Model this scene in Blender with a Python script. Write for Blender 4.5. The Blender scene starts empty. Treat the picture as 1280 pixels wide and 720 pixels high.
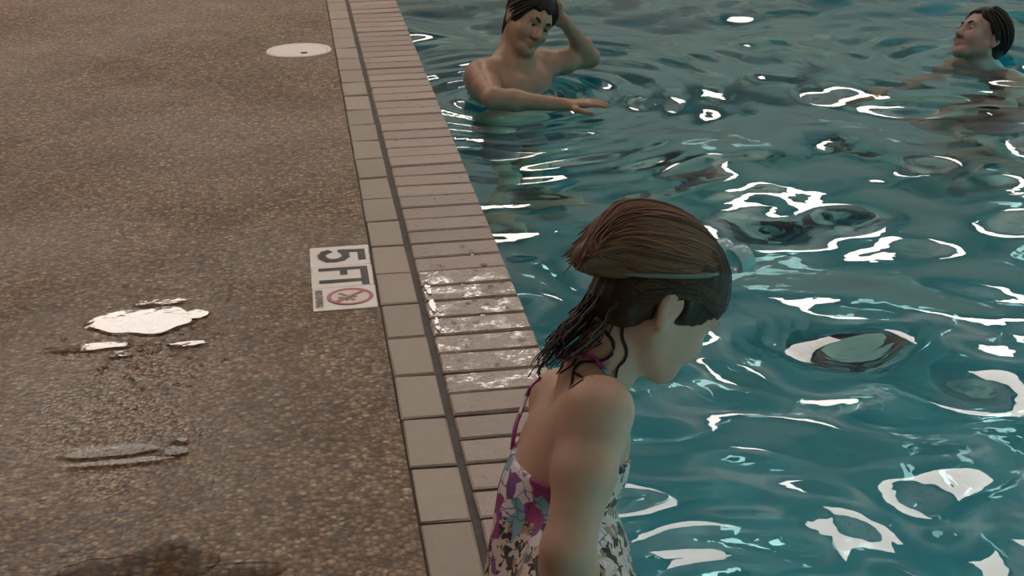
import bpy, bmesh, math, random
import numpy as np
from mathutils import Matrix, Vector
random.seed(7); RNG = np.random.default_rng(7)
SC = bpy.context.scene
COL = SC.collection

# ------------------------------------------------------------------ camera
U = 0.2122                                   # module of the coping (two bricks)
FPX = 1967.24
_p, _r, _y = math.radians(20.4388), math.radians(-1.15434), math.radians(7.67558)
FW = np.array([math.sin(_y)*math.cos(_p), math.cos(_y)*math.cos(_p), -math.sin(_p)])
_rt = np.array([math.cos(_y), -math.sin(_y), 0.0]); _up = np.cross(_rt, FW)
RT = math.cos(_r)*_rt + math.sin(_r)*_up
UP = -math.sin(_r)*_rt + math.cos(_r)*_up
CAM = np.array([0, 0, 6.2085*U])
cd = bpy.data.cameras.new('camera'); cam = bpy.data.objects.new('camera', cd); COL.objects.link(cam)
cd.sensor_width = 36; cd.lens = FPX/1280*36; cd.clip_start = 0.05; cd.clip_end = 100
M = Matrix.Identity(4)
for i in range(3):
    M[i][0], M[i][1], M[i][2], M[i][3] = RT[i], UP[i], -FW[i], CAM[i]
cam.matrix_world = M
SC.camera = cam
SC.view_settings.view_transform = 'Standard'; SC.view_settings.look = 'None'
SC.view_settings.gamma = 1; SC.view_settings.use_curve_mapping = False
SC.view_settings.exposure = 0.18
SC.cycles.use_denoising = True
SC.cycles.max_bounces = 10; SC.cycles.transmission_bounces = 8; SC.cycles.transparent_max_bounces = 8
SC.cycles.sample_clamp_indirect = 6

def P(x, y, z):                              # a point seen at (x, y) and z metres deep
    return CAM + z*(FW + (x-640)/FPX*RT + (360-y)/FPX*UP)
def PZ(x, y, h):                             # a point seen at (x, y) at height h
    d = FW + (x-640)/FPX*RT + (360-y)/FPX*UP
    return CAM + d*((h-CAM[2])/d[2])
def CD(x, y, z):                             # direction right, down, away -> world
    v = x*RT - y*UP + z*FW
    return v/np.linalg.norm(v)
def nrm(v): v = np.asarray(v, float); return v/np.linalg.norm(v)

# ------------------------------------------------------------------ world, lamps and fill lights
W = bpy.data.worlds.new('world'); SC.world = W; W.use_nodes = True
W.node_tree.nodes['Background'].inputs[0].default_value = (0.5, 0.55, 0.6, 1)
W.node_tree.nodes['Background'].inputs[1].default_value = 0.05
LAMP_Z = 4.45
LAMPS = [(x, y, 1.2, k) for y, k in ((3.0, 0.6), (9.0, 1.05), (14.9, 1.05)) for x in (-7.6, -4.6, -1.62, 1.55, 4.6, 7.6, 10.6)]+[(-1.66, 12.02, 1.15, 0.40)]
LAMP_W = 35.0; CEILING_FILL_W = 23.0
BASIN_FILLS = [((9.75, y, -0.85), (-1, 0, 0)) for y in (0.6, 3.4, 6.2, 9.0, 11.8)]+[((x, -2.7, -0.85), (0, 1, 0)) for x in (2.0, 4.6, 7.2)]   # unseen fill lights added at the basin walls to brighten the water
BASIN_FILL_W = 105.0
def area_light(name, loc, direction, size, watts, color, shape='SQUARE'):
    l = bpy.data.lights.new(name, 'AREA'); l.shape = shape; l.size = size; l.energy = watts; l.color = color
    o = bpy.data.objects.new(name, l); COL.objects.link(o)
    o.location = loc; o.rotation_euler = Vector(direction).to_track_quat('-Z', 'Y').to_euler()
    return o
for (x, y, s, k) in LAMPS:
    area_light('ceiling_lamp_light', (x, y, LAMP_Z), (0, 0, -1), s, LAMP_W*k, (1.0, 0.87, 0.78))
    area_light('ceiling_fill_light', (x, y, LAMP_Z+0.10), (0, 0, 1), s, CEILING_FILL_W*k, (1.0, 0.90, 0.82))  # added upward fill, brightens the ceiling that the water reflects
for loc, d in BASIN_FILLS:
    area_light('basin_fill_light', loc, d, 0.9, BASIN_FILL_W, (0.88, 1.0, 0.98), 'DISK')

# ------------------------------------------------------------------ materials
def nodes(name):
    m = bpy.data.materials.new(name); m.use_nodes = True
    nt = m.node_tree; b = nt.nodes['Principled BSDF']
    return m, nt, b
def N(nt, t, **kw):
    n = nt.nodes.new(t)
    for k, v in kw.items():
        if k in n.inputs: n.inputs[k].default_value = v
        else: setattr(n, k, v)
    return n
def ramp(nt, fac, stops, interp='LINEAR'):
    n = nt.nodes.new('ShaderNodeValToRGB'); n.color_ramp.interpolation = interp
    e = n.color_ramp.elements
    while len(e) < len(stops): e.new(0.5)
    for i, (p, c) in enumerate(stops):
        e[i].position = p; e[i].color = (c[0], c[1], c[2], 1) if hasattr(c, '__len__') else (c, c, c, 1)
    nt.links.new(fac, n.inputs[0]); return n
def plain(name, col, rough=0.5, metal=0.0, **kw):
    m, nt, b = nodes(name)
    b.inputs['Base Color'].default_value = (*col, 1); b.inputs['Roughness'].default_value = rough
    b.inputs['Metallic'].default_value = metal
    for k, v in kw.items(): b.inputs[k].default_value = v
    no = N(nt, 'ShaderNodeTexNoise'); no.inputs['Scale'].default_value = 60
    tc = N(nt, 'ShaderNodeTexCoord'); nt.links.new(tc.outputs['Object'], no.inputs['Vector'])
    bp = N(nt, 'ShaderNodeBump'); bp.inputs['Strength'].default_value = 0.05
    nt.links.new(no.outputs[0], bp.inputs['Height']); nt.links.new(bp.outputs[0], b.inputs['Normal'])
    return m
def mix(nt, fac, a, b, mode='MIX'):
    n = nt.nodes.new('ShaderNodeMix'); n.data_type = 'RGBA'; n.blend_type = mode
    for s, v in ((n.inputs[0], fac), (n.inputs[6], a), (n.inputs[7], b)):
        if hasattr(v, 'is_output'): nt.links.new(v, s)
        elif hasattr(v, '__len__'): s.default_value = (*v, 1)
        else: s.default_value = v
    return n.outputs[2]

# pebble aggregate deck
M_DECK, nt, b = nodes('pebble_deck')
tc = N(nt, 'ShaderNodeTexCoord')
vo = N(nt, 'ShaderNodeTexVoronoi'); vo.inputs['Scale'].default_value = 92; vo.inputs['Randomness'].default_value = 1
nz = N(nt, 'ShaderNodeTexNoise'); nz.inputs['Scale'].default_value = 3.0; nz.inputs['Detail'].default_value = 4
n2 = N(nt, 'ShaderNodeTexNoise'); n2.inputs['Scale'].default_value = 1.1; n2.inputs['Detail'].default_value = 3
for t in (vo, nz, n2): nt.links.new(tc.outputs['Object'], t.inputs['Vector'])
sep = N(nt, 'ShaderNodeSeparateColor'); nt.links.new(vo.outputs['Color'], sep.inputs[0])
c1 = ramp(nt, sep.outputs[0], [(0, (0.115, 0.057, 0.030)), (0.35, (0.190, 0.107, 0.057)), (0.7, (0.265, 0.160, 0.092)), (0.93, (0.36, 0.23, 0.145)), (1, (0.48, 0.35, 0.245))])
gap = ramp(nt, vo.outputs['Distance'], [(0.3, 1.0), (0.75, 0.45)])
c2 = mix(nt, 1.0, c1.outputs[0], gap.outputs[0], 'MULTIPLY')
st = ramp(nt, nz.outputs[0], [(0.35, 0.85), (0.65, 1.12)])
c3 = mix(nt, 1.0, c2, st.outputs[0], 'MULTIPLY')
nt.links.new(c3, b.inputs['Base Color'])
ro = ramp(nt, n2.outputs[0], [(0.35, 0.40), (0.62, 0.7)])
wv = N(nt, 'ShaderNodeVectorMath', operation='SUBTRACT'); nt.links.new(tc.outputs['Object'], wv.inputs[0]); wv.inputs[1].default_value = (-0.42, 2.95, 0)
ws = N(nt, 'ShaderNodeVectorMath', operation='MULTIPLY'); nt.links.new(wv.outputs[0], ws.inputs[0]); ws.inputs[1].default_value = (1/0.36, 1/0.85, 0)
wl = N(nt, 'ShaderNodeVectorMath', operation='LENGTH'); nt.links.new(ws.outputs[0], wl.inputs[0])
n6 = N(nt, 'ShaderNodeTexNoise'); n6.inputs['Scale'].default_value = 9; n6.inputs['Detail'].default_value = 5; nt.links.new(tc.outputs['Object'], n6.inputs['Vector'])
wa = N(nt, 'ShaderNodeMath', operation='MULTIPLY_ADD'); nt.links.new(n6.outputs[0], wa.inputs[0]); wa.inputs[1].default_value = 1.6; nt.links.new(wl.outputs['Value'], wa.inputs[2])
wet_in = N(nt, 'ShaderNodeMapRange'); nt.links.new(wa.outputs[0], wet_in.inputs[0]); wet_in.inputs[1].default_value = 1.0; wet_in.inputs[2].default_value = 2.0; wet_in.inputs[3].default_value = 1.0; wet_in.inputs[4].default_value = 0.0
rx = mix(nt, wet_in.outputs[0], ro.outputs[0], (0.23, 0.23, 0.23))
nt.links.new(rx, b.inputs['Roughness'])
bp = N(nt, 'ShaderNodeBump'); bp.inputs['Strength'].default_value = 0.55; bp.inputs['Distance'].default_value = 0.004; bp.invert = True
nt.links.new(vo.outputs['Distance'], bp.inputs['Height']); nt.links.new(bp.outputs[0], b.inputs['Normal'])

def masonry(name, c_lo, c_hi, rough, bump, wet=0.0):
    m, nt, b = nodes(name)
    tc = N(nt, 'ShaderNodeTexCoord'); oi = N(nt, 'ShaderNodeObjectInfo')
    add = N(nt, 'ShaderNodeVectorMath', operation='MULTIPLY_ADD')
    nt.links.new(oi.outputs['Random'], add.inputs[0]); add.inputs[1].default_value = (9, 7, 5)
    nt.links.new(tc.outputs['Object'], add.inputs[2])
    nz = N(nt, 'ShaderNodeTexNoise'); nz.inputs['Scale'].default_value = 38; nz.inputs['Detail'].default_value = 6; nz.inputs['Roughness'].default_value = 0.65
    nt.links.new(add.outputs[0], nz.inputs['Vector'])
    nb = N(nt, 'ShaderNodeTexNoise'); nb.inputs['Scale'].default_value = 110; nb.inputs['Detail'].default_value = 3
    nt.links.new(add.outputs[0], nb.inputs['Vector'])
    c = ramp(nt, nz.outputs[0], [(0.3, c_lo), (0.7, c_hi)])
    v = N(nt, 'ShaderNodeMapRange'); nt.links.new(oi.outputs['Random'], v.inputs[0]); v.inputs[3].default_value = 0.86; v.inputs[4].default_value = 1.1
    col = mix(nt, 1.0, c.outputs[0], v.outputs[0], 'MULTIPLY')
    nt.links.new(col, b.inputs['Base Color'])
    rr = ramp(nt, nz.outputs[0], [(0.35, max(0.08, rough-0.18)), (0.65, rough+0.1)])
    nt.links.new(rr.outputs[0], b.inputs['Roughness'])
    ad = N(nt, 'ShaderNodeMath', operation='ADD'); nt.links.new(nz.outputs[0], ad.inputs[0]); nt.links.new(nb.outputs[0], ad.inputs[1])
    bp = N(nt, 'ShaderNodeBump'); bp.inputs['Strength'].default_value = bump; bp.inputs['Distance'].default_value = 0.003
    nt.links.new(ad.outputs[0], bp.inputs['Height']); nt.links.new(bp.outputs[0], b.inputs['Normal'])
    return m
M_BRICK = masonry('coping_brick', (0.26, 0.185, 0.155), (0.40, 0.30, 0.255), 0.45, 0.45)
M_BRICK_WET = masonry('wet_coping_brick', (0.26, 0.185, 0.155), (0.40, 0.30, 0.255), 0.3, 0.5)
_nt = M_BRICK_WET.node_tree; _b = _nt.nodes['Principled BSDF']; _b.inputs['Coat Roughness'].default_value = 0.05
_n = N(_nt, 'ShaderNodeTexNoise'); _n.inputs['Scale'].default_value = 42; _n.inputs['Detail'].default_value = 2
_tc = N(_nt, 'ShaderNodeTexCoord'); _nt.links.new(_tc.outputs['Object'], _n.inputs['Vector'])
_bp = N(_nt, 'ShaderNodeBump'); _m = N(_nt, 'ShaderNodeTexNoise'); _m.inputs['Scale'].default_value = 15; _m.inputs['Detail'].default_value = 3
_g = N(_nt, 'ShaderNodeNewGeometry'); _nt.links.new(_g.outputs['Position'], _m.inputs['Vector'])
_r = ramp(_nt, _m.outputs[0], [(0.50, 0.0), (0.60, 0.9)]); _nt.links.new(_r.outputs[0], _b.inputs['Coat Weight'])
_bp.inputs['Strength'].default_value = 0.40; _bp.inputs['Distance'].default_value = 0.004
_nt.links.new(_n.outputs[0], _bp.inputs['Height']); _nt.links.new(_bp.outputs[0], _b.inputs['Coat Normal'])
M_TILE = masonry('edging_tile', (0.29, 0.225, 0.18), (0.38, 0.30, 0.245), 0.55, 0.2)
M_MORTAR = masonry('mortar', (0.040, 0.026, 0.020), (0.07, 0.048, 0.038), 0.7, 0.4)
M_WHITE_TILE = plain('white_glazed_tile', (0.86, 0.77, 0.73), 0.28)
M_BLACK = plain('black_print', (0.02, 0.018, 0.018), 0.35)
M_RED = plain('dull_red_print', (0.42, 0.16, 0.16), 0.35)
M_GREY = plain('grey_print', (0.22, 0.20, 0.17), 0.4)
M_PINK = plain('pale_pink_print', (0.78, 0.60, 0.57), 0.3)
M_LID = plain('white_plastic', (0.84, 0.73, 0.69), 0.4)
M_HOLE = plain('dark_hole', (0.05, 0.04, 0.04), 0.6)
M_POOL = plain('pool_plaster', (0.42, 0.66, 0.66), 0.6)
M_WALL = plain('wall_paint', (0.40, 0.36, 0.31), 0.7)
M_CEIL = plain('ceiling_metal', (0.68, 0.66, 0.63), 0.6)
M_BEAM = plain('brown_beam', (0.13, 0.075, 0.035), 0.5)

# water: refracting surface, absorbing body
M_WATER, nt, b = nodes('pool_water')
nt.nodes.remove(b); out = nt.nodes['Material Output']
gl = N(nt, 'ShaderNodeBsdfGlass'); gl.inputs['IOR'].default_value = 1.333; gl.inputs['Roughness'].default_value = 0.0
tcw = N(nt, 'ShaderNodeTexCoord'); nw = N(nt, 'ShaderNodeTexNoise'); nw.inputs['Scale'].default_value = 9; nw.inputs['Detail'].default_value = 2
nt.links.new(tcw.outputs['Object'], nw.inputs['Vector'])
bw = N(nt, 'ShaderNodeBump'); bw.inputs['Strength'].default_value = 0.05; bw.inputs['Distance'].default_value = 0.02
nt.links.new(nw.outputs[0], bw.inputs['Height']); nt.links.new(bw.outputs[0], gl.inputs['Normal'])
nt.links.new(gl.outputs[0], out.inputs['Surface'])
va = N(nt, 'ShaderNodeVolumeAbsorption'); va.inputs['Color'].default_value = (0.40, 0.79, 0.82, 1); va.inputs['Density'].default_value = 0.42
nt.links.new(va.outputs[0], out.inputs['Volume'])

# thin film of water on the deck
M_PUDDLE, nt, b = nodes('puddle_film')
nt.nodes.remove(b); out = nt.nodes['Material Output']
tr = N(nt, 'ShaderNodeBsdfTransparent'); tr.inputs[0].default_value = (0.90, 0.88, 0.86, 1)
gs = N(nt, 'ShaderNodeBsdfGlossy'); gs.inputs['Roughness'].default_value = 0.03
fr = N(nt, 'ShaderNodeFresnel'); fr.inputs['IOR'].default_value = 1.333
mx = N(nt, 'ShaderNodeMixShader')
_n = N(nt, 'ShaderNodeTexNoise'); _n.inputs['Scale'].default_value = 26; _n.inputs['Detail'].default_value = 2
_tc = N(nt, 'ShaderNodeTexCoord'); nt.links.new(_tc.outputs['Object'], _n.inputs['Vector'])
_bp = N(nt, 'ShaderNodeBump'); _bp.inputs['Strength'].default_value = 0.06; _bp.inputs['Distance'].default_value = 0.004
nt.links.new(_n.outputs[0], _bp.inputs['Height']); nt.links.new(_bp.outputs[0], gs.inputs['Normal'])
nt.links.new(fr.outputs[0], mx.inputs[0]); nt.links.new(tr.outputs[0], mx.inputs[1]); nt.links.new(gs.outputs[0], mx.inputs[2])
nt.links.new(mx.outputs[0], out.inputs['Surface'])

def skin_mat(name, col, rough=0.42):
    m, nt, b = nodes(name)
    at = N(nt, 'ShaderNodeAttribute'); at.attribute_name = 'tint'
    tc = N(nt, 'ShaderNodeTexCoord'); nz = N(nt, 'ShaderNodeTexNoise'); nz.inputs['Scale'].default_value = 25; nz.inputs['Detail'].default_value = 5
    nt.links.new(tc.outputs['Object'], nz.inputs['Vector'])
    c = ramp(nt, nz.outputs[0], [(0.3, [v*0.92 for v in col]), (0.7, [min(1, v*1.07) for v in col])])
    c2 = mix(nt, at.outputs['Fac'], c.outputs[0], (col[0]*0.78, col[1]*0.48, col[2]*0.50))
    nt.links.new(c2, b.inputs['Base Color']); b.inputs['Roughness'].default_value = rough
    b.inputs['Subsurface Weight'].default_value = 0.08; b.inputs['Subsurface Radius'].default_value = (0.02, 0.008, 0.004); b.inputs['Subsurface Scale'].default_value = 0.3
    return m
M_SKIN_G = skin_mat('girl_skin', (0.45, 0.25, 0.172), 0.5)
M_SKIN_M = skin_mat('man_skin', (0.31, 0.16, 0.095), 0.4)
M_SKIN_S = skin_mat('swimmer_skin', (0.28, 0.155, 0.12), 0.4)
def hair_mat(name, c_lo, c_hi, rough):
    m, nt, b = nodes(name)
    at = N(nt, 'ShaderNodeAttribute'); at.attribute_name = 'tint'
    c = ramp(nt, at.outputs['Fac'], [(0, c_lo), (1, c_hi)])
    nt.links.new(c.outputs[0], b.inputs['Base Color']); b.inputs['Roughness'].default_value = rough; b.inputs['Specular IOR Level'].default_value = 0.25
    return m
M_HAIR_G = hair_mat('brown_hair', (0.075, 0.033, 0.018), (0.215, 0.100, 0.052), 0.5)
M_HAIR_WET = hair_mat('wet_dark_hair', (0.013, 0.007, 0.005), (0.085, 0.042, 0.022), 0.38)
M_HAIR_M = hair_mat('dark_brown_hair', (0.006, 0.004, 0.003), (0.016, 0.010, 0.007), 0.55)
M_TRUNKS = plain('dark_swim_cloth', (0.085, 0.05, 0.055), 0.7)
M_EYE, nt, b = nodes('eye')
at = N(nt, 'ShaderNodeAttribute'); at.attribute_name = 'tint'
ce = ramp(nt, at.outputs['Fac'], [(0.0, (0.6, 0.55, 0.5)), (0.6, (0.07, 0.035, 0.02)), (0.9, (0.01, 0.01, 0.01))], 'CONSTANT')
nt.links.new(ce.outputs[0], b.inputs['Base Color']); b.inputs['Roughness'].default_value = 0.15
M_GOGGLE, nt, b = nodes('goggle_plastic')
b.inputs['Base Color'].default_value = (0.42, 0.66, 0.68, 1); b.inputs['Roughness'].default_value = 0.15; b.inputs['Transmission Weight'].default_value = 0.35
M_LENS, nt, b = nodes('goggle_lens')
b.inputs['Base Color'].default_value = (0.75, 0.85, 0.85, 1); b.inputs['Roughness'].default_value = 0.06; b.inputs['Transmission Weight'].default_value = 0.6
M_STRAP = plain('goggle_strap', (0.10, 0.12, 0.11), 0.5)

# printed swimsuit: pale ground, dark leafy marks, magenta and teal blossoms near the back edge
M_SUIT, nt, b = nodes('floral_swimsuit')
tc = N(nt, 'ShaderNodeTexCoord')
nw = N(nt, 'ShaderNodeTexNoise'); nw.inputs['Scale'].default_value = 22; nw.inputs['Detail'].default_value = 2
nt.links.new(tc.outputs['Object'], nw.inputs['Vector'])
va_ = N(nt, 'ShaderNodeVectorMath', operation='MULTIPLY_ADD')
nt.links.new(nw.outputs['Color'], va_.inputs[0]); va_.inputs[1].default_value = (0.05, 0.05, 0.05); nt.links.new(tc.outputs['Object'], va_.inputs[2])
v1 = N(nt, 'ShaderNodeTexVoronoi'); v1.inputs['Scale'].default_value = 36; v1.feature = 'DISTANCE_TO_EDGE'
v2 = N(nt, 'ShaderNodeTexVoronoi'); v2.inputs['Scale'].default_value = 34
v3 = N(nt, 'ShaderNodeTexVoronoi'); v3.inputs['Scale'].default_value = 60
for t in (v1, v2, v3): nt.links.new(va_.outputs[0], t.inputs['Vector'])
s2 = N(nt, 'ShaderNodeSeparateColor'); nt.links.new(v2.outputs['Color'], s2.inputs[0])
s3 = N(nt, 'ShaderNodeSeparateColor'); nt.links.new(v3.outputs['Color'], s3.inputs[0])
ground = ramp(nt, s3.outputs[0], [(0, (0.58, 0.46, 0.38)), (0.25, (0.33, 0.21, 0.14)), (0.50, (0.62, 0.47, 0.45)), (0.70, (0.06, 0.04, 0.035)), (0.86, (0.58, 0.40, 0.40))], 'CONSTANT')
n5 = N(nt, 'ShaderNodeTexNoise'); n5.inputs['Scale'].default_value = 72; n5.inputs['Detail'].default_value = 1.5; n5.inputs['Distortion'].default_value = 0.8
nt.links.new(tc.outputs['Object'], n5.inputs['Vector'])
dark = ramp(nt, n5.outputs[0], [(0.55, 0.0), (0.60, 1.0)])
g2 = mix(nt, dark.outputs[0], ground.outputs[0], (0.018, 0.013, 0.014))
d2_ = ramp(nt, v1.outputs['Distance'], [(0.02, 0.8), (0.05, 0.0)])
flower = ramp(nt, s2.outputs[1], [(0, (0.30, 0.03, 0.15)), (0.28, (0.18, 0.36, 0.42)), (0.5, (0.7, 0.6, 0.62)), (0.68, (0.20, 0.06, 0.22)), (0.85, (0.75, 0.6, 0.6))], 'CONSTANT')
at = N(nt, 'ShaderNodeAttribute'); at.attribute_name = 'tint'
mk_ = N(nt, 'ShaderNodeMath', operation='ADD'); nt.links.new(at.outputs['Fac'], mk_.inputs[0]); nt.links.new(s2.outputs[2], mk_.inputs[1])
mr_ = ramp(nt, mk_.outputs[0], [(0.88, 0.0), (0.92, 1.0)])
pat = mix(nt, mr_.outputs[0], g2, mix(nt, d2_.outputs[0], flower.outputs[0], (0.10, 0.03, 0.10)))
nt.links.new(pat, b.inputs['Base Color']); b.inputs['Roughness'].default_value = 0.6

# ------------------------------------------------------------------ object helpers
def tag(o, label=None, cat=None, group=None, kind=None):
    if label: o['label'] = label
    if cat: o['category'] = cat
    if group: o['group'] = group
    if kind: o['kind'] = kind
    return o
def link(name, me, mat=None, parent=None, kind=None):
    o = bpy.data.objects.new(name, me); COL.objects.link(o)
    if mat is not None and not me.materials: me.materials.append(mat)
    if parent is not None:
        o.parent = parent
        o.matrix_parent_inverse = parent.matrix_basis.inverted()
    if kind: o['kind'] = kind
    return o
def thing(name, loc, label, cat, group=None):
    o = bpy.data.objects.new(name, None); COL.objects.link(o); o.location = loc
    o.empty_display_size = 0.05
    return tag(o, label, cat, group)
def mesh_np(name, V, F, smooth=True, tint=None):
    me = bpy.data.meshes.new(name); V = np.asarray(V, np.float32)
    F = [np.asarray(F)] if not isinstance(F, list) else F
    me.vertices.add(len(V)); me.vertices.foreach_set('co', V.ravel())
    loops = np.concatenate([f.ravel() for f in F]).astype(np.int32)
    sizes = np.concatenate([np.full(len(f), f.shape[1]) for f in F]).astype(np.int32)
    me.loops.add(len(loops)); me.loops.foreach_set('vertex_index', loops)
    me.polygons.add(len(sizes))
    me.polygons.foreach_set('loop_start', np.concatenate([[0], np.cumsum(sizes)[:-1]]).astype(np.int32))
    me.update(calc_edges=True); me.validate()
    me.polygons.foreach_set('use_smooth', np.full(len(me.polygons), smooth))
    if tint is not None:
        a = me.attributes.new('tint', 'FLOAT', 'POINT'); a.data.foreach_set('value', np.asarray(tint, np.float32))
    return me
def bm_mesh(name, bm, smooth=False):
    me = bpy.data.meshes.new(name); bm.normal_update(); bm.to_mesh(me); bm.free()
    if smooth: me.polygons.foreach_set('use_smooth', np.full(len(me.polygons), True))
    return me
def box_bm(lo, hi, bm=None):
    bm = bm or bmesh.new()
    c = [(lo[i]+hi[i])/2 for i in range(3)]; s = [hi[i]-lo[i] for i in range(3)]
    bmesh.ops.create_cube(bm, size=1, matrix=Matrix.Translation(c) @ Matrix.Diagonal((*s, 1)))
    return bm
def tubes(paths, sides=6):
    """paths: list of (points Nx3, radii N, tint) -> V, F, tint"""
    Vs, Fs, Ts, off = [], [], [], 0
    for pts, rad, t in paths:
        pts = np.asarray(pts, float); n = len(pts); rad = np.broadcast_to(np.asarray(rad, float), (n,))
        tan = np.gradient(pts, axis=0); tan /= np.linalg.norm(tan, axis=1)[:, None]+1e-9
        ref = np.array([0.31, 0.25, 0.92]) if abs(tan[:, 2]).mean() < 0.8 else np.array([0.9, 0.3, 0.1])
        a = np.cross(tan, ref); a /= np.linalg.norm(a, axis=1)[:, None]+1e-9; c = np.cross(tan, a)
        th = np.arange(sides)*2*math.pi/sides
        ring = pts[:, None] + rad[:, None, None]*(np.cos(th)[None, :, None]*a[:, None]+np.sin(th)[None, :, None]*c[:, None])
        Vs.append(ring.reshape(-1, 3)); Ts.append(np.full(n*sides, t))
        i = np.arange(n-1)[:, None]*sides; j = np.arange(sides)[None]; k = (j+1) % sides
        q = np.stack([i+j, i+k, i+sides+k, i+sides+j], -1).reshape(-1, 4)+off
        Fs.append(q)
        for e, order in ((0, 1), (n-1, -1)):
            pass
        off += n*sides
    return np.concatenate(Vs), np.concatenate(Fs), np.concatenate(Ts)
def smooth_path(pts, n):
    pts = np.asarray(pts, float)
    d = np.concatenate([[0], np.cumsum(np.linalg.norm(np.diff(pts, axis=0), axis=1))]); d /= d[-1]
    t = np.linspace(0, 1, n); m = np.gradient(pts, d, axis=0)
    i = np.clip(np.searchsorted(d, t)-1, 0, len(d)-2); h = (d[i+1]-d[i])[:, None]; s = ((t-d[i])/(d[i+1]-d[i]))[:, None]
    return ((2*s**3-3*s**2+1)*pts[i]+(s**3-2*s**2+s)*h*m[i]+(-2*s**3+3*s**2)*pts[i+1]+(s**3-s**2)*h*m[i+1])

# ------------------------------------------------------------------ signed distance modelling (one smooth continuous surface)
class Vol:
    def __init__(self, lo, hi, h):
        self.lo = np.array(lo, float); self.h = h
        self.n = np.ceil((np.array(hi)-self.lo)/h).astype(int)+1
        self.F = np.full(self.n, 1.0, np.float32)
    def box(self, lo, hi):
        a = np.clip(np.floor((np.asarray(lo)-self.lo)/self.h).astype(int), 0, self.n)
        b = np.clip(np.ceil((np.asarray(hi)-self.lo)/self.h).astype(int)+1, 0, self.n)
        if np.any(b <= a): return None, None
        sl = tuple(slice(a[i], b[i]) for i in range(3))
        ax = [(self.lo[i]+np.arange(a[i], b[i])*self.h).astype(np.float32) for i in range(3)]
        return sl, np.stack(np.meshgrid(*ax, indexing='ij'), -1)
    def put(self, lo, hi, fn, k, sub=False):
        m = k+3*self.h
        sl, X = self.box(np.asarray(lo)-m, np.asarray(hi)+m)
        if sl is None: return
        d = fn(X); f = self.F[sl]
        if sub:
            d = -d; h = np.maximum(k-np.abs(f-d), 0)/k; self.F[sl] = np.maximum(f, d)+h*h*k*0.25
        else:
            h = np.maximum(k-np.abs(f-d), 0)/k; self.F[sl] = np.minimum(f, d)-h*h*k*0.25
    def cone(self, a, b, ra, rb=None, k=0.02, sub=False):
        rb = ra if rb is None else rb; a = np.asarray(a, float); b = np.asarray(b, float); R = max(ra, rb)
        def fn(X):
            ba = b-a; pa = X-a.astype(np.float32)
            t = np.clip(pa@ba.astype(np.float32)/max(ba@ba, 1e-12), 0, 1)
            return np.linalg.norm(pa-t[..., None]*ba.astype(np.float32), axis=-1)-(ra+(rb-ra)*t)
        self.put(np.minimum(a, b)-R, np.maximum(a, b)+R, fn, k, sub)
    def ell(self, c, r, R=None, k=0.02, sub=False):
        c = np.asarray(c, float); r = np.asarray(r, np.float32); R = np.eye(3) if R is None else R
        def fn(X):
            q = (X-c.astype(np.float32))@R.astype(np.float32)          # columns of R are the local axes
            k0 = np.linalg.norm(q/r, axis=-1); k1 = np.linalg.norm(q/(r*r), axis=-1)+1e-9
            return k0*(k0-1)/k1
        m = np.abs(R)@r
        self.put(c-m, c+m, fn, k, sub)
    def at(self, X):
        g = np.clip((np.asarray(X)-self.lo)/self.h, 0, self.n-1.001); i = g.astype(int); f = g-i; o = 0
        for dx in (0, 1):
            for dy in (0, 1):
                for dz in (0, 1):
                    w = (f[..., 0] if dx else 1-f[..., 0])*(f[..., 1] if dy else 1-f[..., 1])*(f[..., 2] if dz else 1-f[..., 2])
                    o = o+w*self.F[i[..., 0]+dx, i[..., 1]+dy, i[..., 2]+dz]
        return o
    def hit(self, px, py, z0, z1):
        zs = np.arange(z0, z1, 0.0015); X = np.array([P(px, py, z) for z in zs]); f = self.at(X)
        w = np.nonzero(f < 0)[0]
        return X[w[0]] if len(w) else X[np.argmin(f)]
def nets(F, lo, h):
    s = F < 0
    c = np.zeros(tuple(np.array(F.shape)-1), np.uint8)
    for a in (0, 1):
        for b in (0, 1):
            for d in (0, 1):
                c += s[a:F.shape[0]-1+a, b:F.shape[1]-1+b, d:F.shape[2]-1+d]
    I, J, K = np.nonzero((c > 0) & (c < 8))
    idx = np.full(c.shape, -1, np.int32); idx[I, J, K] = np.arange(len(I))
    acc = np.zeros((len(I), 3)); cnt = np.zeros(len(I))
    cor = [(a, b, d) for a in (0, 1) for b in (0, 1) for d in (0, 1)]
    for p in cor:
        for ax in range(3):
            if p[ax]: continue
            q = list(p); q[ax] = 1
            fa = F[I+p[0], J+p[1], K+p[2]]; fb = F[I+q[0], J+q[1], K+q[2]]
            m = (fa < 0) != (fb < 0); t = np.where(m, fa/np.where(m, fa-fb, 1), 0)
            pos = np.tile(np.array(p, float), (len(I), 1)); pos[:, ax] += t
            acc[m] += pos[m]; cnt[m] += 1
    V = lo+(np.stack([I, J, K], 1)+acc/cnt[:, None])*h
    quads = []
    for ax in range(3):
        b, d = (ax+1) % 3, (ax+2) % 3
        A = [slice(None)]*3; B = [slice(None)]*3
        A[ax] = slice(0, -1); B[ax] = slice(1, None)
        ch = s[tuple(A)] != s[tuple(B)]
        E = np.stack(np.nonzero(ch), 1)
        ok = (E[:, b] > 0) & (E[:, d] > 0) & (E[:, b] < F.shape[b]-1) & (E[:, d] < F.shape[d]-1)
        E = E[ok]
        def cell(ob, od):
            e = E.copy(); e[:, b] += ob; e[:, d] += od; return idx[e[:, 0], e[:, 1], e[:, 2]]
        q = np.stack([cell(-1, -1), cell(0, -1), cell(0, 0), cell(-1, 0)], 1)
        inside = s[E[:, 0], E[:, 1], E[:, 2]]
        q[~inside] = q[~inside][:, ::-1]
        quads.append(q)
    return V, np.concatenate(quads)
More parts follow.
